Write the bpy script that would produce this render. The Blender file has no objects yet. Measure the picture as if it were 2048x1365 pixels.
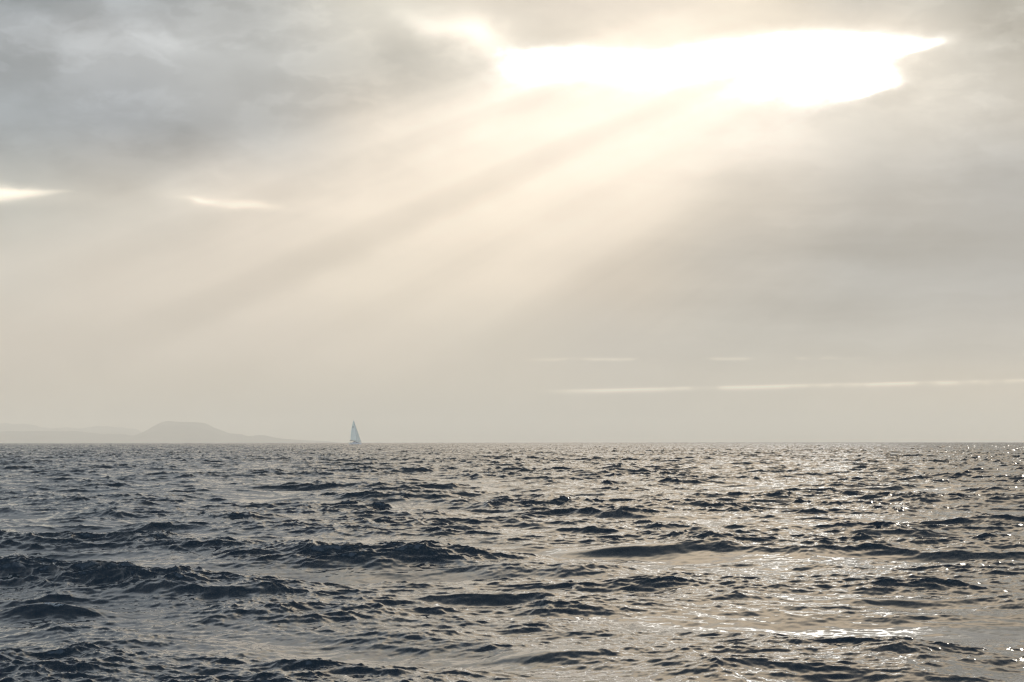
import bpy, bmesh, math, random
import numpy as np
from mathutils import Vector, Matrix

# ---------------------------------------------------------------- camera, sky, sun
sc = bpy.context.scene
C = sc.collection
F = 3982.0                      # focal length in pixels of the 2048 wide photograph (70 mm lens)
CAM_H = 2.5                     # eye height over the sea (standing on a boat's deck)
R_EARTH = 7.4e6                 # with refraction

cam_d = bpy.data.cameras.new('camera')
cam_d.lens = 70.0
cam_d.sensor_width = 36.0
cam_d.clip_start = 0.1
cam_d.clip_end = 200000.0
cam = bpy.data.objects.new('camera', cam_d)
C.objects.link(cam)
cam.location = (0, 0, CAM_H)
DIP = math.sqrt(2 * CAM_H / R_EARTH)
PITCH = math.atan(203.5 / F) - DIP
cam.rotation_mode = 'QUATERNION'
cam.rotation_quaternion = (Matrix.Rotation(math.pi / 2 + PITCH, 4, 'X') @ Matrix.Rotation(math.radians(-0.05), 4, 'Z')).to_quaternion()
sc.camera = cam

sc.view_settings.view_transform = 'Standard'
sc.view_settings.look = 'None'
sc.view_settings.exposure = 0.0
sc.view_settings.gamma = 1.0
sc.cycles.max_bounces = 6
sc.cycles.glossy_bounces = 3
sc.cycles.volume_bounces = 2
sc.cycles.caustics_reflective = False
sc.cycles.caustics_refractive = False
sc.cycles.use_denoising = True
sc.cycles.denoiser = 'OPENIMAGEDENOISE'
sc.cycles.denoising_input_passes = 'RGB_ALBEDO_NORMAL'
sc.cycles.pixel_filter_type = 'BLACKMAN_HARRIS'
sc.cycles.filter_width = 1.3

UNSEEN_SKY_BOOST = 6.0  # brightness added to the sky out of view
SUN_AZ = math.atan(1.794 / 3.982)
SUN_EL = math.radians(17.0)


def lin(c):
    return tuple(((v / 255 + 0.055) / 1.055) ** 2.4 if v / 255 > 0.04045 else v / 255 / 12.92 for v in c)


# --- a tiny expression layer over shader nodes
class Ex:
    def __init__(s, nt, sock):
        s.nt, s.s = nt, sock

    def _m(s, op, *a, clamp=False):
        n = s.nt.nodes.new('ShaderNodeMath')
        n.operation = op
        n.use_clamp = clamp
        for i, v in enumerate((s,) + a):
            if isinstance(v, Ex):
                s.nt.links.new(v.s, n.inputs[i])
            else:
                n.inputs[i].default_value = v
        return Ex(s.nt, n.outputs[0])

    def __add__(s, o): return s._m('ADD', o)
    __radd__ = __add__
    def __sub__(s, o): return s._m('SUBTRACT', o)
    def __rsub__(s, o): return (s * -1.0) + o
    def __mul__(s, o): return s._m('MULTIPLY', o)
    __rmul__ = __mul__
    def __truediv__(s, o): return s._m('DIVIDE', o)
    def exp(s): return s._m('EXPONENT')
    def max(s, o): return s._m('MAXIMUM', o)
    def min(s, o): return s._m('MINIMUM', o)
    def pow(s, o): return s._m('POWER', o)
    def clamp(s): return s._m('ADD', 0.0, clamp=True)

    def step(s, a, b, lo=0.0, hi=1.0):
        n = s.nt.nodes.new('ShaderNodeMapRange')
        n.interpolation_type = 'SMOOTHSTEP'
        s.nt.links.new(s.s, n.inputs['Value'])
        n.inputs['From Min'].default_value = a
        n.inputs['From Max'].default_value = b
        n.inputs['To Min'].default_value = lo
        n.inputs['To Max'].default_value = hi
        return Ex(s.nt, n.outputs[0])

    def curve(s, pts):
        """piecewise smooth curve through (x, y) points, any range"""
        x0, x1 = pts[0][0], pts[-1][0]
        ys = [p[1] for p in pts]
        y0, y1 = min(ys), max(ys)
        if y1 - y0 < 1e-9:
            y1 = y0 + 1
        t = ((s - x0) / (x1 - x0))
        n = s.nt.nodes.new('ShaderNodeFloatCurve')
        cm = n.mapping.curves[0]
        n.mapping.extend = 'HORIZONTAL'
        q = [((x - x0) / (x1 - x0), (y - y0) / (y1 - y0)) for x, y in pts]
        cm.points[0].location = q[0]
        cm.points[1].location = q[-1]
        for p in q[1:-1]:
            cm.points.new(*p)
        n.mapping.update()
        s.nt.links.new(t.s, n.inputs['Value'])
        return Ex(s.nt, n.outputs[0]) * (y1 - y0) + y0


def combine(nt, x, y, z=0.0):
    n = nt.nodes.new('ShaderNodeCombineXYZ')
    for i, v in enumerate((x, y, z)):
        if isinstance(v, Ex):
            nt.links.new(v.s, n.inputs[i])
        else:
            n.inputs[i].default_value = v
    return n.outputs[0]


def noise(nt, vec, scale, detail=4, rough=0.5, dist=0.0):
    n = nt.nodes.new('ShaderNodeTexNoise')
    nt.links.new(vec, n.inputs['Vector'])
    n.inputs['Scale'].default_value = scale
    n.inputs['Detail'].default_value = detail
    n.inputs['Roughness'].default_value = rough
    n.inputs['Distortion'].default_value = dist
    return Ex(nt, n.outputs[0])


def mixc(nt, a, b, fac):
    n = nt.nodes.new('ShaderNodeMix')
    n.data_type = 'RGBA'
    n.clamp_factor = True
    for sock, v in ((n.inputs[0], fac), (n.inputs[6], a), (n.inputs[7], b)):
        if isinstance(v, Ex):
            nt.links.new(v.s, sock)
        elif isinstance(v, bpy.types.NodeSocket):
            nt.links.new(v, sock)
        elif isinstance(v, (int, float)):
            sock.default_value = v
        else:
            sock.default_value = (*v, 1)
    return n.outputs[2]


def build_world():
    w = bpy.data.worlds.new('World')
    sc.world = w
    w.use_nodes = True
    nt = w.node_tree
    nt.nodes.clear()
    out = nt.nodes.new('ShaderNodeOutputWorld')
    bg = nt.nodes.new('ShaderNodeBackground')
    nt.links.new(bg.outputs[0], out.inputs[0])
    tc = nt.nodes.new('ShaderNodeTexCoord')
    sep = nt.nodes.new('ShaderNodeSeparateXYZ')
    nt.links.new(tc.outputs['Generated'], sep.inputs[0])
    dx, dy, dz = (Ex(nt, sep.outputs[i]) for i in range(3))
    # azimuth and elevation of the direction, in thousands of 1/F radians
    az = dx._m('ARCTAN2', dy)
    hyp = (dx * dx + dy * dy)._m('SQRT')
    el = dz._m('ARCTAN2', hyp)
    X = az * (F / 1000)
    Y = (el + DIP) * (F / 1000)
    # coordinates around the hidden sun
    S = Vector((math.sin(SUN_AZ) * math.cos(SUN_EL), math.cos(SUN_AZ) * math.cos(SUN_EL), math.sin(SUN_EL)))
    U = Vector((-math.cos(SUN_AZ), math.sin(SUN_AZ), 0))
    D = -(S.cross(U)).normalized()
    if D.z > 0:
        D = -D
    dot = lambda v: dx * v.x + dy * v.y + dz * v.z
    th = dot(D)._m('ARCTAN2', dot(U)) * (180 / math.pi)      # degrees below the leftward horizontal through the sun
    rho = dot(S)._m('ARCCOSINE') * (F / 1000)

    vec = combine(nt, X, Y * 1.9, 0.0)
    n1 = noise(nt, vec, 1.6, 2, 0.5) - 0.5
    n2 = noise(nt, combine(nt, X + 7.3, Y * 1.9 + 3.1), 1.6, 2, 0.5) - 0.5
    Xw = X + n1 * 0.22
    Yw = Y + n2 * 0.08
    nf = noise(nt, combine(nt, Xw, Y * 2.2, 1.7), 3.2, 6, 0.52) - 0.5      # cloud body
    nfine = noise(nt, combine(nt, Xw, Y * 1.6, 4.2), 9.0, 5, 0.5) - 0.5   # ragged detail

    # --- broad cloud-deck colour: colour ramps along the azimuth, stacked in elevation
    cols = [-3.0, -1.024, -0.774, -0.524, -0.274, -0.024, 0.226, 0.476, 0.726, 1.024, 1.8, 3.2]
    rows = [
        (0.000, [(196, 190, 180), (205, 195, 180), (206, 196, 182), (207, 199, 184), (207, 200, 185), (207, 199, 183), (208, 199, 182), (212, 202, 183), (216, 205, 184), (218, 206, 184), (214, 204, 186), (196, 190, 180)]),
        (0.085, [(196, 191, 182), (207, 197, 182), (207, 198, 183), (208, 199, 184), (208, 200, 185), (206, 199, 185), (200, 195, 184), (199, 194, 182), (200, 194, 182), (201, 194, 181), (200, 194, 184), (196, 191, 182)]),
        (0.185, [(196, 192, 184), (209, 200, 187), (211, 202, 189), (213, 204, 191), (214, 205, 191), (209, 202, 189), (198, 194, 186), (191, 190, 184), (188, 188, 183), (183, 184, 181), (184, 185, 182), (196, 192, 184)]),
        (0.335, [(196, 193, 187), (209, 203, 192), (216, 207, 194), (221, 211, 197), (227, 217, 201), (229, 218, 202), (218, 208, 194), (198, 194, 186), (184, 185, 181), (173, 177, 177), (176, 179, 179), (196, 193, 187)]),
        (0.485, [(194, 192, 188), (196, 195, 187), (210, 204, 193), (226, 216, 202), (236, 225, 209), (240, 229, 212), (240, 229, 213), (220, 212, 199), (196, 193, 185), (178, 181, 180), (184, 185, 183), (194, 192, 188)]),
        (0.635, [(190, 190, 188), (168, 173, 173), (172, 175, 175), (190, 190, 186), (230, 220, 205), (244, 234, 218), (246, 236, 221), (242, 233, 219), (212, 207, 196), (194, 193, 187), (200, 198, 190), (190, 190, 188)]),
        (0.785, [(186, 188, 188), (170, 173, 172), (180, 181, 178), (184, 185, 181), (204, 201, 191), (226, 220, 207), (236, 228, 213), (240, 232, 216), (222, 216, 204), (182, 184, 180), (205, 200, 190), (186, 188, 188)]),
        (0.890, [(182, 185, 186), (150, 158, 160), (163, 168, 168), (176, 178, 175), (196, 194, 184), (206, 201, 190), (209, 203, 193), (211, 205, 192), (188, 188, 183), (165, 170, 168), (200, 196, 186), (182, 185, 186)]),
        (1.150, [(175, 178, 178), (150, 156, 158), (160, 164, 165), (174, 175, 172), (205, 198, 184), (228, 217, 196), (238, 225, 201), (242, 228, 203), (238, 224, 200), (224, 211, 189), (214, 207, 193), (175, 178, 178)]),
        (1.500, [(160, 165, 168), (132, 139, 144), (140, 146, 149), (152, 156, 155), (174, 171, 162), (197, 189, 174), (210, 200, 181), (216, 204, 184), (216, 204, 184), (212, 200, 180), (198, 191, 180), (160, 165, 168)]),
        (1.850, [(145, 150, 154), (90, 100, 108), (94, 103, 111), (100, 108, 115), (108, 114, 119), (118, 122, 124), (126, 128, 128), (132, 133, 131), (134, 134, 131), (134, 134, 130), (146, 144, 138), (145, 150, 154)]),
        (2.100, [(130, 136, 140), (70, 80, 90), (72, 82, 92), (74, 84, 94), (76, 86, 95), (78, 88, 97), (81, 90, 98), (84, 93, 100), (88, 95, 102), (94, 100, 105), (105, 108, 110), (130, 136, 140)]),
        (3.200, [(80, 90, 101), (62, 72, 83), (62, 72, 83), (64, 74, 85), (64, 74, 85), (66, 76, 86), (66, 76, 86), (68, 78, 88), (68, 78, 88), (70, 80, 90), (72, 82, 92), (80, 90, 101)]),
    ]
    xr = ((Xw - cols[0]) / (cols[-1] - cols[0])).clamp()
    base = None
    for i, (y, cc) in enumerate(rows):
        n = nt.nodes.new('ShaderNodeValToRGB')
        n.color_ramp.interpolation = 'B_SPLINE' if False else 'EASE'
        e = n.color_ramp.elements
        for j, (cx, c) in enumerate(zip(cols, cc)):
            p = (cx - cols[0]) / (cols[-1] - cols[0])
            if j == 0:
                el_ = e[0]; el_.position = 0.0
            elif j == len(cols) - 1:
                el_ = e[-1]; el_.position = 1.0
            else:
                el_ = e.new(p)
            el_.color = (*lin(c), 1)
        nt.links.new(xr.s, n.inputs[0])
        if base is None:
            base = n.outputs[0]
        else:
            base = mixc(nt, base, n.outputs[0], Yw.step(rows[i - 1][0], y))
    # --- light and shade of the cloud deck, as multipliers
    g = lambda px, py, sx, sy, rot=0.0, xx=None, yy=None: gauss(nt, xx or X, yy or Y, (px - 1024) / 1000, (885 - py) / 1000, sx / 1000, sy / 1000, rot)
    Xr = X + nfine * 0.10
    Yr = Y + nfine * 0.05 + n1 * 0.03
    hi = Y.step(0.3, 0.8)                                       # clouds are better defined higher up
    # unseen sky to the sides, behind and overhead brightened to light haze and sails
    thin = (X._m('ABSOLUTE').step(4.2, 6.5) * 1.0).max(Y.step(4.0, 5.2) * 1.6)
    gain = 1.0 + thin * UNSEEN_SKY_BOOST + nf * (0.16 + 0.32 * hi) + nfine * (0.05 + 0.18 * hi)
    # rays fanning out from the hidden sun
    thr = th + n1 * 1.6 + nfine * 0.8
    ray = thr.curve([(-20, 0), (0, -.01), (6, -.03), (9.3, -.09), (10.6, -.08), (11.8, .03), (13.0, .06), (14.4, .01), (15.6, .045), (16.8, .04), (17.6, .0), (18.5, -.045), (19.5, -.01), (20.8, .04), (22.4, .025), (24.2, .055), (26.4, .01), (28.2, -.055), (30.0, -.06), (33, -.03), (35, -.03), (39, 0.0), (60, 0.0)])
    fine_ray = noise(nt, combine(nt, th * 0.42, rho * 0.10, 2.0), 1.0, 3, 0.6) - 0.5
    ray = ray + fine_ray * 0.17 * th.step(9, 13)
    rwin = rho.step(1.05, 1.65) * rho.step(3.3, 2.2) * Y.step(0.02, 0.35)
    gain = gain + ray * rwin * 1.55
    puff = noise(nt, combine(nt, Xw, Y * 2.0 + 9.0, 0.6), 2.6, 7, 0.55).step(0.47, 0.60) - 0.5
    gain = gain + puff * hi * X._m('ABSOLUTE').step(0.05, 0.6) * 0.20
    # far faint curtains of light near the horizon
    rn = noise(nt, combine(nt, th * 0.12, rho * 0.25), 2.2, 3, 0.5) - 0.5
    gain = gain + rn * 0.10 * Y.step(0.9, 0.3)
    gain = gain + g(1050, 350, 480, 230, 20) * 0.09
    gain = gain - g(690, 195, 300, 70, 12, Xr, Yr) * 0.17        # wedge of dark cloud left of the opening
    gain = gain - g(240, 270, 260, 90, 8, Xr, Yr) * 0.05
    gain = gain + g(1300, -340, 950, 300, 0) * 0.80  # glow added in the unseen sky above the view to brighten the water
    gain = gain - g(1930, 480, 430, 200, 10, Xr, Yr) * 0.27 - g(150, 160, 420, 200, 0) * 0.05 + g(1000, 640, 900, 90) * 0.03
    lay = noise(nt, combine(nt, Xr * 0.8 + Y * 0.25, Yr * 6.5, 7.7), 2.4, 6, 0.55) - 0.5
    gain = gain + lay * (0.07 + 0.36 * X.step(0.05, 0.6)) * Y.step(0.03, 0.15) * Y.step(0.80, 0.5)
    fl = noise(nt, combine(nt, Xr * 1.1, Yr * 2.3, 5.5), 5.0, 7, 0.55)
    side = (1.0 - X.step(-0.45, 0.0) * X.step(1.0, 0.45)) * hi
    fe = (((fl - 0.55) * 26.0)._m('POWER', 2.0) * -1.0).exp()
    gain = gain + (fl.step(0.46, 0.60) - 0.5) * side * 0.09 + fe * side * Y.step(0.5, 0.75) * 0.07
    gain = gain - g(2025, 50, 90, 85, 0, Xr, Yr) * 0.36
    gain = gain + g(310, 88, 60, 20, -8, Xr, Yr) * 0.36
    gain = gain + g(160, 108, 45, 16, 0, Xr, Yr) * 0.12
    gain = gain + g(560, 110, 120, 40, 8, Xr, Yr) * 0.12
    gain = gain + g(855, 55, 60, 24, -20, Xr, Yr) * 0.48
    gain = gain + g(950, 72, 50, 34, -10, Xr, Yr) * 0.80
    gain = gain + g(2010, 330, 70, 28, 0, Xr, Yr) * 0.16
    gain = gain + g(1960, 190, 90, 40, 0, Xr, Yr) * 0.06
    gain = gain + g(1380, 255, 300, 80, 14) * 0.12
    # slits of bright sky low between the clouds
    torn = noise(nt, combine(nt, X * 1.2, Y * 4.0, 6.1), 7.0, 6, 0.6) - 0.5
    Ys = Y + torn * 0.022
    sx = X + 1.024 + torn * 0.05
    thick = (0.0150 - sx * 0.085).max(0.0022)
    sq = (Ys - 0.484 - sx * 0.035) / thick
    streak = (sq * sq * -1.0).exp() * sx.step(0.17, 0.03)
    warm = streak * 0.75 + g(60, 404, 90, 16, 0, X, Ys) * 0.12
    warm = warm + g(400, 407, 28, 5, -3, X + torn * 0.06, Ys) * 0.35 + g(490, 414, 48, 7, -4, X + torn * 0.06, Ys) * 0.30 + g(450, 405, 130, 15, -4, X, Ys) * 0.07
    slit = noise(nt, combine(nt, X, Y * 2, 3.3), 9.0, 3, 0.5)
    line = (782 - 885) / -1000 + (X - 0.106).max(0.0) * 0.0195
    off = Y + nfine * 0.003 + n1 * 0.006 - line
    below = (off.max(0.0) * 330.0)._m('POWER', 2.0) * -1.0
    above = (off.min(0.0) * -190.0)._m('POWER', 2.0) * -1.0
    warm = warm + (below + above).exp() * X.step(0.02, 0.2) * (slit.step(0.36, 0.56) * 0.46 + 0.12)
    warm = warm + (((Y + nfine * 0.003 - 0.166) * 320.0)._m('POWER', 2.0) * -1.0).exp() * X.step(0.0, 0.12) * X.step(0.74, 0.56) * slit.step(0.46, 0.60) * 0.22
    warm = warm + g(2000, 840, 480, 60) * 0.12
    col = nt.nodes.new('ShaderNodeVectorMath')
    col.operation = 'SCALE'
    glow = g(1050, 380, 620, 260, 18)
    cool = X.step(0.25, 0.85) * Y.step(0.12, 0.3) * Y.step(0.75, 0.5) + (X * -1.0).step(0.15, 0.8) * Y.step(0.45, 0.65)
    glow = glow.max(g(1500, -280, 1000, 330, 0) * 2.6)
    tint = combine(nt, glow * 0.03 + 1.0 - cool * 0.05, 1.0 - glow * 0.003 - cool * 0.015, 1.0 - glow * 0.03 + cool * 0.055)
    tn = nt.nodes.new('ShaderNodeVectorMath')
    tn.operation = 'MULTIPLY'
    nt.links.new(base, tn.inputs[0])
    nt.links.new(tint, tn.inputs[1])
    nt.links.new(tn.outputs[0], col.inputs[0])
    nt.links.new(gain.max(0.2).s, col.inputs['Scale'])
    c1 = nt.nodes.new('ShaderNodeVectorMath')
    c1.operation = 'MULTIPLY_ADD'
    nt.links.new(combine(nt, warm, warm, warm), c1.inputs[0])
    c1.inputs[1].default_value = (0.98, 0.86, 0.68)
    nt.links.new(col.outputs[0], c1.inputs[2])
    # thin clear air far behind the deck: the physical sky shows faintly through
    sky = nt.nodes.new('ShaderNodeTexSky')
    sky.sky_type = 'NISHITA'
    sky.sun_disc = False
    sky.sun_elevation = SUN_EL
    sky.sun_rotation = SUN_AZ
    sky.dust_density = 3.0
    skys = nt.nodes.new('ShaderNodeVectorMath')
    skys.operation = 'SCALE'
    nt.links.new(sky.outputs[0], skys.inputs[0])
    skys.inputs['Scale'].default_value = 0.08
    deck = mixc(nt, skys.outputs[0], c1.outputs[0], 0.96)
    # the opening that the light pours through
    torn_e = noise(nt, combine(nt, X, Y * 1.8, 8.8), 22.0, 5, 0.6) - 0.5
    e1 = nfine * 0.022 + n1 * 0.01
    top = X.curve([(-0.16, .800), (-0.05, .800), (0.10, .801), (0.22, .790), (0.34, .797), (0.45, .812), (0.56, .819), (0.68, .815), (0.78, .803), (0.90, .790)])
    edge_t = (top - Y + e1 * 1.3 + torn_e * 0.012).step(-0.016, 0.036)
    edge_l = (X + e1 * 3 + torn_e * 0.06 + 0.04).step(-0.07, 0.08)
    right = Y.curve([(.640, .62), (.664, .67), (.685, .745), (.700, .785), (.720, .775), (.745, .765), (.765, .83), (.785, .89), (.80, .9)])
    edge_r = (right - X + e1 * 2.0 + torn_e * 0.04).step(-0.035, 0.05)
    bot = X.curve([(-0.05, .755), (0.2, .745), (0.33, .728), (0.48, .712), (0.62, .692), (0.70, .680), (0.76, .695), (0.9, .77)])
    edge_b = (Y - bot + ray * 0.25 + nfine * 0.05 + torn_e * 0.03).step(-0.075, 0.04)
    edge_l = edge_l * 1.0
    hole = edge_t * edge_l * edge_r * edge_b
    core = hole * hole
    halo = g(1400, 130, 560, 130, 3) * 0.10 * (Y.step(0.86, 0.74))
    lit = nt.nodes.new('ShaderNodeVectorMath')
    lit.operation = 'MULTIPLY_ADD'
    hl = hole * 0.30 + core * core * 3.2 + halo * edge_t.max(0.25)
    nt.links.new(combine(nt, hl, hl, hl), lit.inputs[0])
    lit.inputs[1].default_value = (1.0, 0.97, 0.92)
    nt.links.new(deck, lit.inputs[2])
    nt.links.new(lit.outputs[0], bg.inputs[0])
    bg.inputs[1].default_value = 1.0
    w.cycles.sampling_method = 'MANUAL'
    w.cycles.sample_map_resolution = 512


def gauss(nt, X, Y, cx, cy, sx, sy, rot):
    a = math.radians(rot)
    u = X - cx
    v = Y - cy
    p = (u * (math.cos(a) / sx) + v * (math.sin(a) / sx))
    q = (v * (math.cos(a) / sy) - u * (math.sin(a) / sy))
    return ((p * p + q * q) * -0.7).exp()


build_world()

sun_d = bpy.data.lights.new('sun', 'SUN')
sun_d.energy = 0.5
sun_d.angle = math.radians(10)
sun_d.color = (1.0, 0.93, 0.82)
sun = bpy.data.objects.new('sun', sun_d)
C.objects.link(sun)
# seen through the cloud deck the sun is spread into a wide soft patch
sdir = Vector((math.sin(SUN_AZ) * math.cos(SUN_EL), math.cos(SUN_AZ) * math.cos(SUN_EL), math.sin(SUN_EL)))
sun.rotation_euler = sdir.to_track_quat('Z', 'Y').to_euler()
sun.location = sdir * 200


# ---------------------------------------------------------------- helpers
def drop(x, y):
    return -(x * x + y * y) / (2 * R_EARTH)


def mat(name, color, rough=0.5, metal=0.0, var=0.0, scale=5.0, bump=0.0):
    m = bpy.data.materials.new(name)
    m.use_nodes = True
    nt = m.node_tree
    b = nt.nodes['Principled BSDF']
    b.inputs['Base Color'].default_value = (*color, 1)
    b.inputs['Roughness'].default_value = rough
    b.inputs['Metallic'].default_value = metal
    if var:
        tc = nt.nodes.new('ShaderNodeTexCoord')
        n = noise(nt, tc.outputs['Object'], scale, 5, 0.6)
        c = mixc(nt, tuple(v * (1 - var) for v in color), tuple(min(1, v * (1 + var)) for v in color), n.step(0.3, 0.7))
        nt.links.new(c, b.inputs['Base Color'])
        if bump:
            bp = nt.nodes.new('ShaderNodeBump')
            bp.inputs['Strength'].default_value = bump
            nt.links.new(n.s, bp.inputs['Height'])
            nt.links.new(bp.outputs[0], b.inputs['Normal'])
    return m


def grid_mesh(name, P, wrap=False):
    """P: (rows, cols, 3) array of points"""
    nr, nc, _ = P.shape
    me = bpy.data.meshes.new(name)
    me.vertices.add(nr * nc)
    me.vertices.foreach_set('co', P.reshape(-1).astype(np.float32))
    idx = np.arange(nr * nc, dtype=np.int32).reshape(nr, nc)
    if wrap:
        idx = np.concatenate([idx, idx[:, :1]], axis=1)
    q = np.stack([idx[:-1, :-1], idx[:-1, 1:], idx[1:, 1:], idx[1:, :-1]], axis=-1).reshape(-1, 4)
    nq = len(q)
    me.loops.add(nq * 4)
    me.loops.foreach_set('vertex_index', q.reshape(-1))
    me.polygons.add(nq)
    me.polygons.foreach_set('loop_start', np.arange(0, nq * 4, 4, dtype=np.int32))
    me.polygons.foreach_set('use_smooth', np.ones(nq, dtype=bool))
    me.update(calc_edges=True)
    return me


# ---------------------------------------------------------------- the sea
SEED = 101
rng = np.random.default_rng(SEED)
WIND = math.radians(250)         # direction the waves travel to, from +X counter-clockwise (towards the viewer and to the left)
SAT = 0.0125
LP = 12.0


def cascade(L, N, k0, k1, rot, gain=1.0):
    """height and horizontal displacement of one periodic patch of a wind sea between two wave numbers"""
    k = 2 * np.pi * np.fft.fftfreq(N, L / N)
    kx, ky = np.meshgrid(k, k, indexing='ij')
    kk = np.sqrt(kx ** 2 + ky ** 2)
    kk[0, 0] = 1e-6
    ang = np.arctan2(ky, kx) - (WIND - rot)
    kp = 2 * np.pi / LP
    # energy per unit wave-number area
    spread = np.clip(0.5 + 2.2 * (kp / kk) ** 0.6, 0.7, 2.6)
    Dn = np.maximum(np.cos(ang / 2) ** 2, 1e-4) ** (spread * 2.2)
    th = np.linspace(-np.pi, np.pi, 361)[:-1]
    s_axis = np.linspace(0.7, 2.6, 30)
    norm = np.array([np.mean(np.maximum(np.cos(th / 2) ** 2, 1e-4) ** (s * 2.2)) * 2 * np.pi for s in s_axis])
    Dn = Dn / np.interp(spread, s_axis, norm)
    peak = 1 + 1.6 * np.exp(-((kk - kp) ** 2) / (2 * (0.22 * kp) ** 2))
    psi = SAT * kk ** -4 * np.exp(-1.25 * (kp / kk) ** 2) * peak * Dn
    # smooth band edges so neighbouring patches add up
    lo = 1 / (1 + (k0 / kk) ** 12) if k0 else 1.0
    hi = 1 / (1 + (kk / k1) ** 12)
    psi = psi * lo * hi * gain
    dk = 2 * np.pi / L
    amp = np.sqrt(psi * dk * dk / 2)
    ph = rng.normal(size=(N, N)) + 1j * rng.normal(size=(N, N))
    h = amp * ph
    h[0, 0] = 0
    Hc = np.fft.ifft2(h) * N * N
    Dx = np.fft.ifft2(-1j * kx / kk * h) * N * N
    Dy = np.fft.ifft2(-1j * ky / kk * h) * N * N
    s2 = math.sqrt(2)
    return [a.real.astype(np.float32) * s2 / s2 for a in (Hc, Dx, Dy)]


def sample(tile, L, rot, x, y):
    c, s = math.cos(rot), math.sin(rot)
    u = (c * x + s * y) / L
    v = (-s * x + c * y) / L
    N = tile[0].shape[0]
    u = (u % 1.0) * N
    v = (v % 1.0) * N
    i = np.floor(u).astype(np.int32); j = np.floor(v).astype(np.int32)
    fu = (u - i).astype(np.float32); fv = (v - j).astype(np.float32)
    i %= N; j %= N
    i1 = (i + 1) % N; j1 = (j + 1) % N
    res = []
    for t in tile:
        res.append((t[i, j] * (1 - fu) + t[i1, j] * fu) * (1 - fv) + (t[i, j1] * (1 - fu) + t[i1, j1] * fu) * fv)
    h, a, b = res
    return h, c * a - s * b, s * a + c * b


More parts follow.
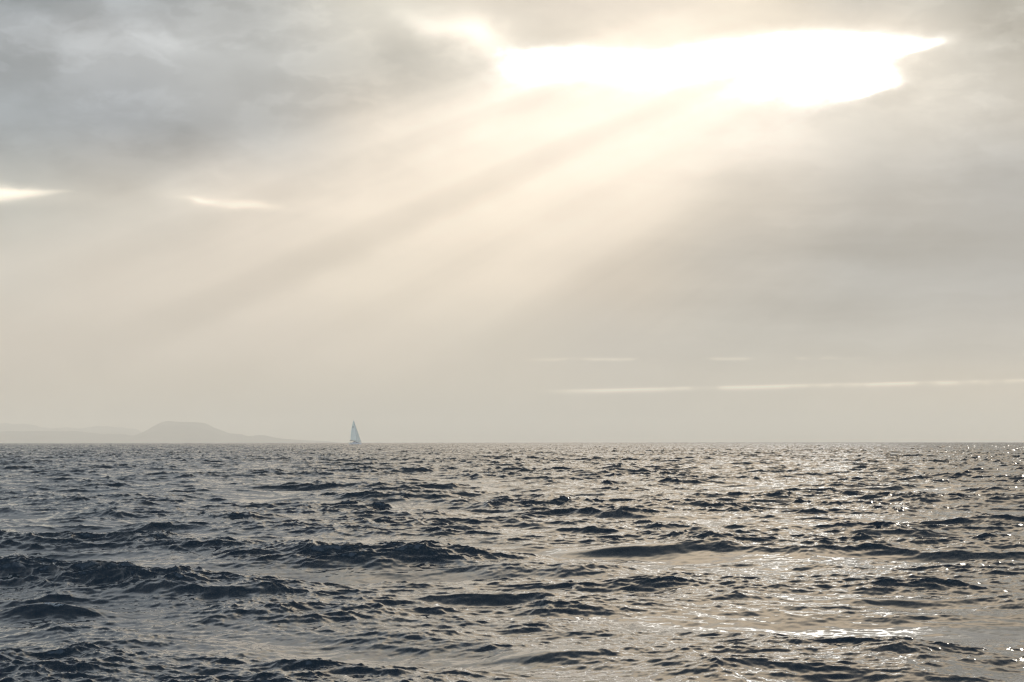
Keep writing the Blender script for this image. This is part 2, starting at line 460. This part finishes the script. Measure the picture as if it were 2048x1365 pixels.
def build_sea():
    # columns: fine over the field of view, coarse all the way round behind
    step = math.radians(0.0265)
    fine = np.arange(-17.0, 17.0, 0.0265) * math.pi / 180
    side = [17.0]
    d = 0.03
    while side[-1] < 178:
        d = min(d * 1.06, 3.0)
        side.append(side[-1] + d)
    side = np.array(side[:-1]) * math.pi / 180
    azs = np.concatenate([-side[::-1], fine, side])
    azs = np.unique(azs)
    r = [0.6]
    while r[-1] < 11:
        r.append(r[-1] * 1.03)
    while r[-1] < 2500:
        r.append(r[-1] * (1 + 0.0019))
    while r[-1] < 12000:
        r.append(r[-1] * (1 + 0.004))
    while r[-1] < 45000:
        r.append(r[-1] * 1.03)
    r = np.array(r)
    A, Rr = np.meshgrid(azs, r)
    x = Rr * np.sin(A)
    y = Rr * np.cos(A)
    x = x.astype(np.float64); y = y.astype(np.float64)
    bands = [
        (611.0, 512, 0.0, 0.55, 0.35),
        (263.0, 1024, 0.55, 3.0, -0.5),
        (71.0, 1024, 3.0, 14.0, 0.9),
        (17.3, 1024, 14.0, 60.0, -0.2),
        (5.7, 1024, 60.0, 260.0, 0.6),
    ]
    X = np.zeros_like(x, dtype=np.float32); Y = X.copy(); Z = X.copy()
    DX = X.copy(); DY = X.copy()
    gt = rng.normal(size=(64, 64)).astype(np.float32)
    for _ in range(3):
        gt = (gt + np.roll(gt, 1, 0) + np.roll(gt, -1, 0) + np.roll(gt, 1, 1) + np.roll(gt, -1, 1)) / 5
    gt /= gt.std()
    g1 = sample((gt, gt, gt), 320.0, 0.3, x * 1.0, y * 0.55)[0]
    g2 = sample((gt, gt, gt), 71.0, 1.1, x, y * 0.6)[0]
    gust = np.clip(1.0 + 0.18 * g1 + 0.12 * g2, 0.85, 1.4).astype(np.float32)
    lively = (1.0 + 2.0 * np.clip((Rr - 60) / 900, 0, 1)).astype(np.float32)   # keeps the slopes the coarser far mesh would lose
    for (L, N, k0, k1, rot) in bands:
        zs = Z.std() + 1e-3
        t = cascade(L, N, k0, k1, rot, 1.9 if k0 >= 14 else 1.0)
        h, a, b = sample(t, L, rot, x, y)
        if k0 >= 3.0:      # gusts: the small chop comes and goes in patches and is livelier near crests
            m_ = gust * lively * (1.0 + 0.45 * np.clip(Z / zs, -1.5, 1.5))
            h = h * m_; a = a * m_; b = b * m_
        chop = 1.7 if k1 < 20 else 0.8
        Z += h; DX -= a * chop; DY -= b * chop
    amp = ((Rr - 0) < 1e9)
    far = np.clip((40000 - Rr) / 20000, 0, 1).astype(np.float32)
    Z *= far
    print('sea sigma', Z.std())
    # single breaking seas
    foam = np.zeros_like(Z)
    for f in BREAKERS:
        px, py, ang, A_, wl, wt, fo = f
        rr = CAM_H * F / (py - 885)
        cx = rr * (px - 1024) / F; cy = rr
        c, s = math.cos(math.radians(ang)), math.sin(math.radians(ang))
        u = (x - cx) * c + (y - cy) * s        # along the crest
        v = -(x - cx) * s + (y - cy) * c       # across, + is the back
        v = v - 0.12 * u * u / wl
        e = np.exp(-(u / wl) ** 2)
        prof = np.where(v > 0, np.exp(-(v / wt) ** 2 * 0.5), np.exp(-(v / (wt * 0.8)) ** 2))
        Z *= (1 - 0.45 * e * np.exp(-(v / (wt * 1.5)) ** 2)).astype(np.float32)
        Z += (A_ * e * prof).astype(np.float32)
        if fo:
            foam += (fo * np.exp(-(u / (wl * 0.8)) ** 2) * np.exp(-((v + wt * 0.08 + 0.10 * np.sin(u * 7.0)) / (wt * 0.32)) ** 2)).astype(np.float32)
    # foam where the sea folds over itself
    X = (x + DX); Y = (y + DY)
    dXr = np.gradient(X, axis=0); dYr = np.gradient(Y, axis=0)
    dXa = np.gradient(X, axis=1); dYa = np.gradient(Y, axis=1)
    x_r = np.gradient(x, axis=0); y_r = np.gradient(y, axis=0)
    x_a = np.gradient(x, axis=1); y_a = np.gradient(y, axis=1)
    J = (dXr * dYa - dYr * dXa) / (x_r * y_a - y_r * x_a)
    fold = np.clip((-0.6 - J) / 0.6, 0, 1) * (Rr < 500)
    foam = np.clip(foam + 0.5 * fold, 0, 1.5).astype(np.float32)
    Zc = Z + drop(X, Y)
    P = np.stack([X, Y, Zc], axis=-1)
    me = grid_mesh('sea', P, wrap=True)
    at = me.attributes.new('foam', 'FLOAT', 'POINT')
    at.data.foreach_set('value', foam.reshape(-1))
    # how much small chop is finer than the mesh at that place
    sub = np.clip(np.log(Rr / 30) / math.log(3000 / 30), 0, 1).astype(np.float32)
    at = me.attributes.new('subgrid', 'FLOAT', 'POINT')
    at.data.foreach_set('value', sub.reshape(-1))
    ob = bpy.data.objects.new('sea', me)
    C.objects.link(ob)
    ob['kind'] = 'structure'
    ob['label'] = 'dark grey choppy open sea reaching to the horizon'
    m = bpy.data.materials.new('sea_water')
    m.use_nodes = True
    nt = m.node_tree
    b = nt.nodes['Principled BSDF']
    at = nt.nodes.new('ShaderNodeAttribute'); at.attribute_name = 'foam'
    su = nt.nodes.new('ShaderNodeAttribute'); su.attribute_name = 'subgrid'
    geo = nt.nodes.new('ShaderNodeNewGeometry')
    vm = nt.nodes.new('ShaderNodeVectorMath'); vm.operation = 'MULTIPLY'
    nt.links.new(geo.outputs['Position'], vm.inputs[0]); vm.inputs[1].default_value = (1.0, 0.3, 2.0)
    fine_n = noise(nt, vm.outputs[0], 9.0, 6, 0.72)
    mid_n = noise(nt, vm.outputs[0], 2.2, 4, 0.65)
    lace = (fine_n - 0.5)._m('ABSOLUTE') * 2.6 + (0.5 - mid_n) * 1.6
    fa = Ex(nt, at.outputs['Fac'])
    fm = (fa * 0.75 - lace - 0.42).step(0.0, 0.22) * fa.step(0.08, 0.45)
    nt.links.new(mixc(nt, (0.0055, 0.0105, 0.0155), (0.17, 0.19, 0.205), fm * 0.8), b.inputs['Base Color'])
    b.inputs['IOR'].default_value = 1.333
    rough = Ex(nt, su.outputs['Fac']) * 0.11 + 0.045 + fm * 0.5
    nt.links.new(rough.s, b.inputs['Roughness'])
    me.materials.append(m)
    return ob


BREAKERS = [
    # px, py, angle, height, half length, thickness, foam
    (90, 1222, -16, 0.15, 1.0, 0.50, 0.62),
    (300, 1195, -8, 0.13, 0.9, 0.50, 0.5),
    (480, 1200, -8, 0.12, 0.8, 0.45, 0.3),
    (25, 1145, -5, 0.20, 0.9, 0.55, 0.0),
    (980, 1205, -4, 0.09, 1.5, 0.5, 0.0),
    (1750, 1205, -3, 0.08, 1.3, 0.5, 0.2),
    (1090, 1310, -6, 0.07, 0.8, 0.4, 0.0),
    (1230, 1095, -4, 0.11, 1.6, 0.6, 0.0),
]
import time
t0 = time.time()
build_sea()
print('sea built', time.time() - t0)


# ---------------------------------------------------------------- hills on the horizon
def build_hill(name, label, D, depth, prof, seed, color):
    mpp = D / F
    dz = -D * D / (2 * R_EARTH)
    dip_px = DIP * F
    xs = np.linspace(prof[0][0], prof[-1][0], 520)
    px, ph = zip(*prof)
    hp = np.interp(xs, px, ph)
    for n_, a_ in ((40, 0.9), (110, 0.6), (260, 0.4)):
        hp = hp + np.interp(xs, np.linspace(xs[0], xs[-1], n_), np.random.default_rng(seed + n_).normal(size=n_)) * a_ * np.clip(hp / 15, 0, 1)
    k = np.ones(5) / 5
    hp = np.convolve(np.pad(hp, 2, mode='edge'), k, mode='valid')
    rg = np.random.default_rng(seed)
    vs = np.linspace(-1, 1, 61)
    H = np.zeros((61, 520))
    for o in range(5):
        n = 6 * 2 ** o
        g_ = rg.normal(size=(n, n * 3))
        a = np.array([np.interp(np.linspace(0, n * 3 - 1, 520), np.arange(n * 3), row) for row in g_])
        a = np.array([np.interp(np.linspace(0, n - 1, 61), np.arange(n), a[:, j]) for j in range(520)]).T
        H += a * 0.5 ** o
    top_z = (hp - dip_px) * mpp + CAM_H              # height of the skyline over the tangent plane
    h_above = np.maximum(top_z - dz, 0)
    P = np.zeros((61, 520, 3))
    for i, v in enumerate(vs):
        bell = max(0.0, 1 - abs(v) ** 1.5) ** 1.2
        ridge = h_above * (bell + 0.07 * H[i] * (1 - bell) * bell * 2)
        y = D + v * depth
        x = (xs - 1024) * mpp * (1 + 0.1 * v * depth / D)
        z = ridge - (x * x * 0 + y * y) / (2 * R_EARTH) - 12 * (1 - bell) - 1
        P[i, :, 0] = x; P[i, :, 1] = y; P[i, :, 2] = z
    me = grid_mesh(name, P)
    ob = bpy.data.objects.new(name, me)
    C.objects.link(ob)
    me.materials.append(mat(name + '_rock', color, 0.9, var=0.25, scale=0.002))
    ob['kind'] = 'structure'
    ob['label'] = label
    return ob


build_hill('crater_hill', 'flat topped volcanic hill in haze left on the horizon', 31000, 2600,
           [(-420, 14), (-200, 21), (-60, 22), (0, 24), (57, 25), (90, 24), (154, 23), (220, 19), (264, 17), (281, 17), (295, 23), (308, 30), (320, 37), (330, 43), (340, 43.6), (351, 43), (373, 41), (395, 42.6), (407, 42), (413, 40), (425, 33), (439, 26), (457, 19), (480, 17.5), (505, 16), (545, 12), (571, 9), (615, 6), (655, 3.5), (700, -2)], 3, (0.16, 0.13, 0.10))
build_hill('distant_hills', 'pale far range of hills behind the flat topped hill', 42000, 3000,
           [(-500, 25), (-300, 34), (-120, 42), (0, 40), (44, 39), (62, 37), (79, 33), (101, 29), (123, 31), (145, 31), (167, 29), (182, 31), (198, 34), (212, 33.5), (228, 32), (264, 30.5), (275, 28), (284, 20), (300, 14), (360, 10), (420, 6)], 8, (0.16, 0.14, 0.12))


# ---------------------------------------------------------------- sailing yacht
def link_mesh(name, bm, m, parent=None, smooth=False):
    me = bpy.data.meshes.new(name)
    bmesh.ops.recalc_face_normals(bm, faces=bm.faces)
    bm.to_mesh(me)
    bm.free()
    if smooth:
        for p in me.polygons:
            p.use_smooth = True
    me.materials.append(m)
    o = bpy.data.objects.new(name, me)
    C.objects.link(o)
    if parent:
        o.parent = parent
    return o


def tube(bm, pts, radii, seg=8):
    rings = []
    for i, p in enumerate(pts):
        p = Vector(p)
        a = Vector(pts[max(i - 1, 0)]); b = Vector(pts[min(i + 1, len(pts) - 1)])
        d = (b - a).normalized()
        s = d.cross(Vector((0, 0, 1)))
        if s.length < 1e-3:
            s = d.cross(Vector((1, 0, 0)))
        s.normalize()
        t = d.cross(s)
        r = radii[i] if isinstance(radii, (list, tuple)) else radii
        rings.append([bm.verts.new(p + (s * math.cos(q) + t * math.sin(q)) * r) for q in (2 * math.pi * j / seg for j in range(seg))])
    for a, b in zip(rings, rings[1:]):
        for j in range(seg):
            bm.faces.new((a[j], a[(j + 1) % seg], b[(j + 1) % seg], b[j]))
    bm.faces.new(rings[0]); bm.faces.new(rings[-1][::-1])


def loft(bm, rings, closed=False, caps=False):
    vs = [[bm.verts.new(p) for p in r] for r in rings]
    for a, b in zip(vs, vs[1:]):
        n = len(a)
        for j in range(n if closed else n - 1):
            bm.faces.new((a[j], a[(j + 1) % n], b[(j + 1) % n], b[j]))
    if caps:
        bm.faces.new(vs[0]); bm.faces.new(vs[-1][::-1])
    return vs


def solid(bm, th):
    bmesh.ops.recalc_face_normals(bm, faces=bm.faces)
    bmesh.ops.solidify(bm, geom=bm.faces[:], thickness=th)


def build_yacht():
    """a twelve metre sloop; +Y is the bow, +X starboard"""
    root = bpy.data.objects.new('sailing_yacht', None)
    C.objects.link(root)
    root['label'] = 'white sailing yacht heeling under full sail near the hills on the horizon'
    root['category'] = 'sailing yacht'
    white = mat('gelcoat', (0.42, 0.44, 0.47), 0.3, var=0.04)
    sailm = mat('sailcloth', (0.60, 0.63, 0.61), 0.8, var=0.05, scale=0.8)
    b = sailm.node_tree.nodes['Principled BSDF']
    # sailcloth lets some light through
    nt = sailm.node_tree
    tr = nt.nodes.new('ShaderNodeBsdfTranslucent'); tr.inputs[0].default_value = (0.45, 0.58, 0.58, 1)
    mx = nt.nodes.new('ShaderNodeMixShader'); mx.inputs[0].default_value = 0.3
    nt.links.new(b.outputs[0], mx.inputs[1]); nt.links.new(tr.outputs[0], mx.inputs[2])
    mx.inputs[0].default_value = 0.5; tr.inputs[0].default_value = (0.66, 0.69, 0.66, 1)
    nt.links.new(mx.outputs[0], nt.nodes['Material Output'].inputs[0])
    alu = mat('spar_aluminium', (0.30, 0.32, 0.34), 0.4, 0.6)
    steel = mat('rigging_steel', (0.25, 0.26, 0.28), 0.4, 0.8)
    canvas = mat('navy_canvas', (0.012, 0.02, 0.045), 0.85, var=0.2)
    blue = mat('navy_stripe', (0.015, 0.03, 0.09), 0.4)
    teak = mat('deck_teak', (0.30, 0.20, 0.12), 0.7, var=0.2, scale=3)
    glass = mat('window_glass', (0.01, 0.012, 0.015), 0.08)
    red = mat('antifouling', (0.02, 0.03, 0.07), 0.6)

    def half_beam(t):      # t 0 stern .. 1 bow
        return 1.95 * min(1.0, 0.80 + 0.55 * t) * (1 - max(0, (t - 0.36) / 0.64) ** 2.1) + 0.02
    def sheer(t):
        return 1.05 + 0.35 * t ** 1.6 - 0.06 * math.sin(math.pi * t)
    LO = 12.4
    def Yp(t):
        return -6.0 + LO * t
    rings, belt = [], []
    for i in range(25):
        t = i / 24
        w = half_beam(t)
        r = []
        bott = -0.42 * math.sin(math.pi * min(1, 0.12 + t * 0.9)) ** 0.7 if t < 0.97 else 0.0
        for j in range(17):
            a = math.pi * j / 16
            cx = math.cos(a)
            zz = math.sin(a) ** 0.55
            z = sheer(t) + (bott - sheer(t)) * zz
            xx = w * (abs(cx) ** 0.62) * (1 if cx > 0 else -1) * (1 - 0.12 * zz)
            r.append((xx, Yp(t) + 0.9 * (t > 0.5) * (t - 0.5) * (z - sheer(t)) * 0.9 / 1.0 + (0.25 * (sheer(t) - z) if t == 0 else 0), z))
        rings.append(r)
    bm = bmesh.new()
    loft(bm, rings)
    bm.faces.new([bm.verts[:][k] for k in range(17)]) if bm.verts.ensure_lookup_table() is None else None
    hull = link_mesh('hull', bm, white, root, True)
    # navy band along the topsides
    for sgn in (-1, 1):
        bm = bmesh.new()
        rr = []
        for i in range(25):
            t = i / 24
            w = half_beam(t) + 0.012
            rr.append([(sgn * (w * 1.0), Yp(t), sheer(t) - 0.10), (sgn * (w * 0.995), Yp(t), sheer(t) - 0.26)])
        loft(bm, rr)
        solid(bm, 0.01)
        link_mesh('hull_stripe', bm, blue, hull)
    bm = bmesh.new()
    rr = []
    for i in range(25):
        t = i / 24
        w = half_beam(t) * 0.985
        rr.append([(-w, Yp(t), sheer(t) - 0.02), (-w * .5, Yp(t), sheer(t) + 0.03), (w * .5, Yp(t), sheer(t) + 0.03), (w, Yp(t), sheer(t) - 0.02)])
    loft(bm, rr)
    solid(bm, 0.03)
    link_mesh('deck', bm, teak, root)
    # coachroof with windows
    bm = bmesh.new()
    rr = []
    for i in range(13):
        u = i / 12
        t = 0.34 + 0.40 * u
        w = min(1.15, half_beam(t) * 0.66) * (1 - 0.25 * u)
        h = 0.48 * math.sin(math.pi * (0.5 - 0.46 * max(0, (u - 0.35) / 0.65)))
        z0 = sheer(t) + 0.0
        rr.append([(-w, Yp(t), z0), (-w * 0.88, Yp(t), z0 + h * 0.85), (-w * 0.5, Yp(t), z0 + h), (w * 0.5, Yp(t), z0 + h), (w * 0.88, Yp(t), z0 + h * 0.85), (w, Yp(t), z0)])
    loft(bm, rr, caps=True)
    cab = link_mesh('cabin', bm, white, root)
    for sgn in (-1, 1):
        for u0 in (0.12, 0.42):
            bm = bmesh.new()
            q = []
            for u in (u0, u0 + 0.2):
                t = 0.34 + 0.40 * u
                w = min(1.15, half_beam(t) * 0.66) * (1 - 0.25 * u)
                q.append([(sgn * (w * 0.975 + 0.015), Yp(t), sheer(t) + 0.12), (sgn * (w * 0.92 + 0.015), Yp(t), sheer(t) + 0.28)])
            loft(bm, q)
            solid(bm, 0.012)
            link_mesh('window', bm, glass, cab)
    # cockpit coamings, wheel, sprayhood and bimini
    bm = bmesh.new()
    for sgn in (-1, 1):
        loft(bm, [[(sgn * 1.15, y, 1.05), (sgn * 1.22, y, 1.38), (sgn * 1.45, y, 1.38), (sgn * 1.55, y, 1.05)] for y in (-5.3, -3.5, -1.9)], caps=True)
    link_mesh('cockpit_coaming', bm, white, root)
    bm = bmesh.new()
    ring = [(0.42 * math.cos(a), -4.1, 1.62 + 0.42 * math.sin(a)) for a in np.linspace(0, 2 * math.pi, 25)]
    tube(bm, ring, 0.018, 6)
    for k in range(3):
        a = math.pi * k / 3
        tube(bm, [(0.42 * math.cos(a), -4.1, 1.62 + 0.42 * math.sin(a)), (-0.42 * math.cos(a), -4.1, 1.62 - 0.42 * math.sin(a))], 0.01, 6)
    tube(bm, [(0, -4.0, 1.05), (0, -4.02, 1.62)], 0.08, 8)
    link_mesh('steering_wheel', bm, steel, root)
    bm = bmesh.new()
    rr = []
    for i in range(7):
        u = i / 6
        y = -1.95 + 1.35 * u
        h = 0.78 * math.cos(u * 1.3) ** 0.6
        rr.append([(1.22 * math.cos(a) * (1 - 0.08 * u), y, 1.32 + h * max(0, math.sin(a)) ** 0.55) for a in np.linspace(0, math.pi, 13)])
    loft(bm, rr)
    solid(bm, 0.02)
    link_mesh('sprayhood', bm, canvas, root)
    bm = bmesh.new()
    rr = []
    for y in (-5.1, -4.5, -3.8, -3.1):
        rr.append([(1.35 * s_, y, 3.0 - 0.16 * s_ * s_ - 0.03 * abs(y + 4.1)) for s_ in np.linspace(-1, 1, 9)])
    loft(bm, rr)
    solid(bm, 0.03)
    bim = link_mesh('bimini', bm, canvas, root)
    bm = bmesh.new()
    for y in (-5.0, -3.2):
        tube(bm, [(1.4, -4.1, 1.38), (1.34, y, 2.8), (1.0, y, 2.9), (-1.0, y, 2.9), (-1.34, y, 2.8), (-1.4, -4.1, 1.38)], 0.02, 6)
    link_mesh('bimini_frame', bm, steel, bim)
    # spars
    MY = 1.35
    bm = bmesh.new()
    tube(bm, [(0, MY, 1.3), (0, MY - 0.02, 8), (0, MY - 0.12, 13), (0, MY - 0.2, 15.9)], [0.11, 0.11, 0.09, 0.05], 10)
    mast = link_mesh('mast', bm, alu, root)
    for z, wd in ((5.8, 1.1), (10.2, 0.8)):
        bm = bmesh.new()
        tube(bm, [(-wd, MY - 0.25, z + 0.08), (0, MY, z), (wd, MY - 0.25, z + 0.08)], 0.03, 6)
        link_mesh('spreader', bm, alu, mast)
    BA = math.radians(14)            # boom angle to port
    BD = Vector((-math.sin(BA), -math.cos(BA), 0.03)).normalized()
    goose = Vector((0, MY - 0.12, 2.75))
    BL = 5.0
    bm = bmesh.new()
    tube(bm, [goose, goose + BD * (BL + 0.15)], 0.08, 8)
    link_mesh('boom', bm, alu, root)
    # mainsail: lofted between luff and leech with belly and twist, roached leech
    bm = bmesh.new()
    rr = []
    NM = 28
    for i in range(NM + 1):
        v = i / NM
        z = 2.95 + (15.55 - 2.95) * v
        luff = Vector((0, MY - 0.12 - 0.10 * v, z))
        chord = BL * (1 - v) ** 0.86 * (1 + 0.16 * v) + 0.12
        tw = BA + math.radians(13) * v
        d = Vector((-math.sin(tw), -math.cos(tw), 0.0))
        nrm = Vector((-math.cos(tw), math.sin(tw), 0))
        r = []
        for j in range(13):
            u = j / 12
            r.append(luff + d * chord * u + nrm * (chord * 0.11 * math.sin(math.pi * u ** 0.8) * (0.4 + 0.6 * math.sin(math.pi * min(1, v + 0.15)))) + Vector((0, 0, 0.03 * u * (1 - v))))
        rr.append(r)
    loft(bm, rr)
    solid(bm, 0.015)
    main = link_mesh('mainsail', bm, sailm, root, True)
    # two rows of dark sail marks on the upper panels, battens
    def on_main(v, u, off):
        z = 2.95 + 12.6 * v
        luff = Vector((0, MY - 0.12 - 0.10 * v, z))
        chord = BL * (1 - v) ** 0.86 * (1 + 0.16 * v) + 0.12
        tw = BA + math.radians(13) * v
        d = Vector((-math.sin(tw), -math.cos(tw), 0.0)); nrm = Vector((-math.cos(tw), math.sin(tw), 0))
        return luff + d * chord * u + nrm * (chord * 0.11 * math.sin(math.pi * u ** 0.8) * (0.4 + 0.6 * math.sin(math.pi * min(1, v + 0.15))) + off)
    markm = mat('sail_mark_grey', (0.10, 0.11, 0.13), 0.8)
    for v0 in (0.63, 0.69):
        bm = bmesh.new()
        for k in range(3):
            u0 = 0.25 + 0.2 * k
            for off in (-0.03, 0.03):
                q = [on_main(v0, u0, off), on_main(v0, u0 + 0.14, off), on_main(v0 + 0.022, u0 + 0.14, off), on_main(v0 + 0.022, u0, off)]
                bm.faces.new([bm.verts.new(p) for p in q])
        link_mesh('sail_number', bm, markm, main)
    for v0 in (0.22, 0.42, 0.58, 0.80):
        bm = bmesh.new()
        tube(bm, [on_main(v0, u, 0.0) for u in np.linspace(0.03, 0.98, 9)], 0.02, 5)
        link_mesh('batten', bm, sailm, main)
    # headsail on the forestay
    bow = Vector((0, 6.2, 1.45)); hd = Vector((0, MY - 0.02, 14.6)); 
    bm = bmesh.new()
    rr = []
    for i in range(25):
        v = i / 24
        p0 = bow.lerp(hd, 0.03 + 0.95 * v)
        chord = 5.6 * (1 - v) + 0.06
        tw = math.radians(15 + 10 * v)
        d = Vector((-math.sin(tw), -math.cos(tw), 0)); nrm = Vector((-math.cos(tw), math.sin(tw), 0))
        r = []
        for j in range(11):
            u = j / 10
            r.append(p0 + d * chord * u + nrm * chord * 0.13 * math.sin(math.pi * u ** 0.75) + Vector((0, 0, -0.35 * math.sin(math.pi * u) * (1 - v) ** 3 + 0.5 * u * (1 - v) ** 2)))
        rr.append(r)
    loft(bm, rr)
    solid(bm, 0.012)
    link_mesh('headsail', bm, sailm, root, True)
    # standing rigging
    def wire(name, pts, r=0.012):
        bm = bmesh.new()
        tube(bm, pts, r, 5)
        return link_mesh(name, bm, steel, root)
    wire('forestay', [bow, hd + Vector((0, 0, 0.2))], 0.03)
    wire('backstay', [(0, -5.9, 1.1), (0, MY - 0.2, 15.8)])
    for sgn in (-1, 1):
        wire('shroud', [(sgn * 1.8, MY - 0.25, 1.15), (sgn * 1.1, MY - 0.25, 5.88), (sgn * 0.8, MY - 0.25, 10.28), (0, MY - 0.15, 15.4)])
    # pulpit, pushpit, guard rails
    for sgn in (-1, 1):
        bm = bmesh.new()
        pts = [(sgn * (half_beam(t) - 0.06), Yp(t), sheer(t) + 0.62) for t in np.linspace(0.01, 0.985, 16)]
        tube(bm, pts, 0.01, 5)
        for t in np.linspace(0.01, 0.97, 9):
            tube(bm, [(sgn * (half_beam(t) - 0.06), Yp(t), sheer(t) - 0.02), (sgn * (half_beam(t) - 0.06), Yp(t), sheer(t) + 0.62)], 0.014, 5)
        link_mesh('guard_rail', bm, steel, root)
    bm = bmesh.new()
    tube(bm, [(1.5, -5.85, 1.65), (0, -5.98, 1.65), (-1.5, -5.85, 1.65)], 0.016, 6)
    tube(bm, [(0.7, -5.93, 1.65), (0.7, -5.93, 1.0)], 0.016, 6)
    tube(bm, [(-0.7, -5.93, 1.65), (-0.7, -5.93, 1.0)], 0.016, 6)
    link_mesh('pushpit', bm, steel, root)
    # rudder and keel under the hull
    bm = bmesh.new()
    loft(bm, [[(0.06, -5.3, z), (0.0, -5.55, z), (-0.06, -5.3, z), (0, -4.95, z)] for z in (0.1, -0.8, -1.5)], closed=True, caps=True)
    link_mesh('rudder', bm, red, root)
    bm = bmesh.new()
    loft(bm, [[(0.14, 0.2, z), (0, -1.0 + z * 0.1, z), (-0.14, 0.2, z), (0, 1.2, z)] for z in (-0.25, -1.2, -2.0)], closed=True, caps=True)
    link_mesh('keel', bm, red, root)
    D = 1650.0
    x = D * (712.5 - 1024) / F
    root.location = (x, D, drop(x, D) - 0.15)
    # bow turned away and to the right, heeling to port
    root.rotation_mode = 'XYZ'
    root.scale = (1.30, 1.30, 1.30)
    root.rotation_euler = (math.radians(1.0), math.radians(-9), math.radians(-30))
    return root


build_yacht()

# ---------------------------------------------------------------- hazy air
def build_haze():
    bm = bmesh.new()
    bmesh.ops.create_cube(bm, size=1.0)
    me = bpy.data.meshes.new('haze')
    bm.to_mesh(me); bm.free()
    ob = bpy.data.objects.new('haze', me)
    C.objects.link(ob)
    lo, hi = -330.0, 500.0
    ob.scale = (96000, 96000, hi - lo)
    ob.location = (0, 0, (lo + hi) / 2)
    m = bpy.data.materials.new('hazy_air')
    m.use_nodes = True
    nt = m.node_tree
    nt.nodes.remove(nt.nodes['Principled BSDF'])
    v = nt.nodes.new('ShaderNodeVolumePrincipled')
    v.inputs['Color'].default_value = (*HAZE_COL, 1)
    v.inputs['Density'].default_value = HAZE_DENS
    v.inputs['Anisotropy'].default_value = HAZE_G
    nt.links.new(v.outputs[0], nt.nodes['Material Output'].inputs['Volume'])
    me.materials.append(m)
    ob['kind'] = 'stuff'
    ob['label'] = 'thin pale sea haze fading the far hills'
    ob['category'] = 'haze'


HAZE_COL = (1.0, 0.90, 0.75)
HAZE_DENS = 6.0e-5
HAZE_G = 0.1
build_haze()
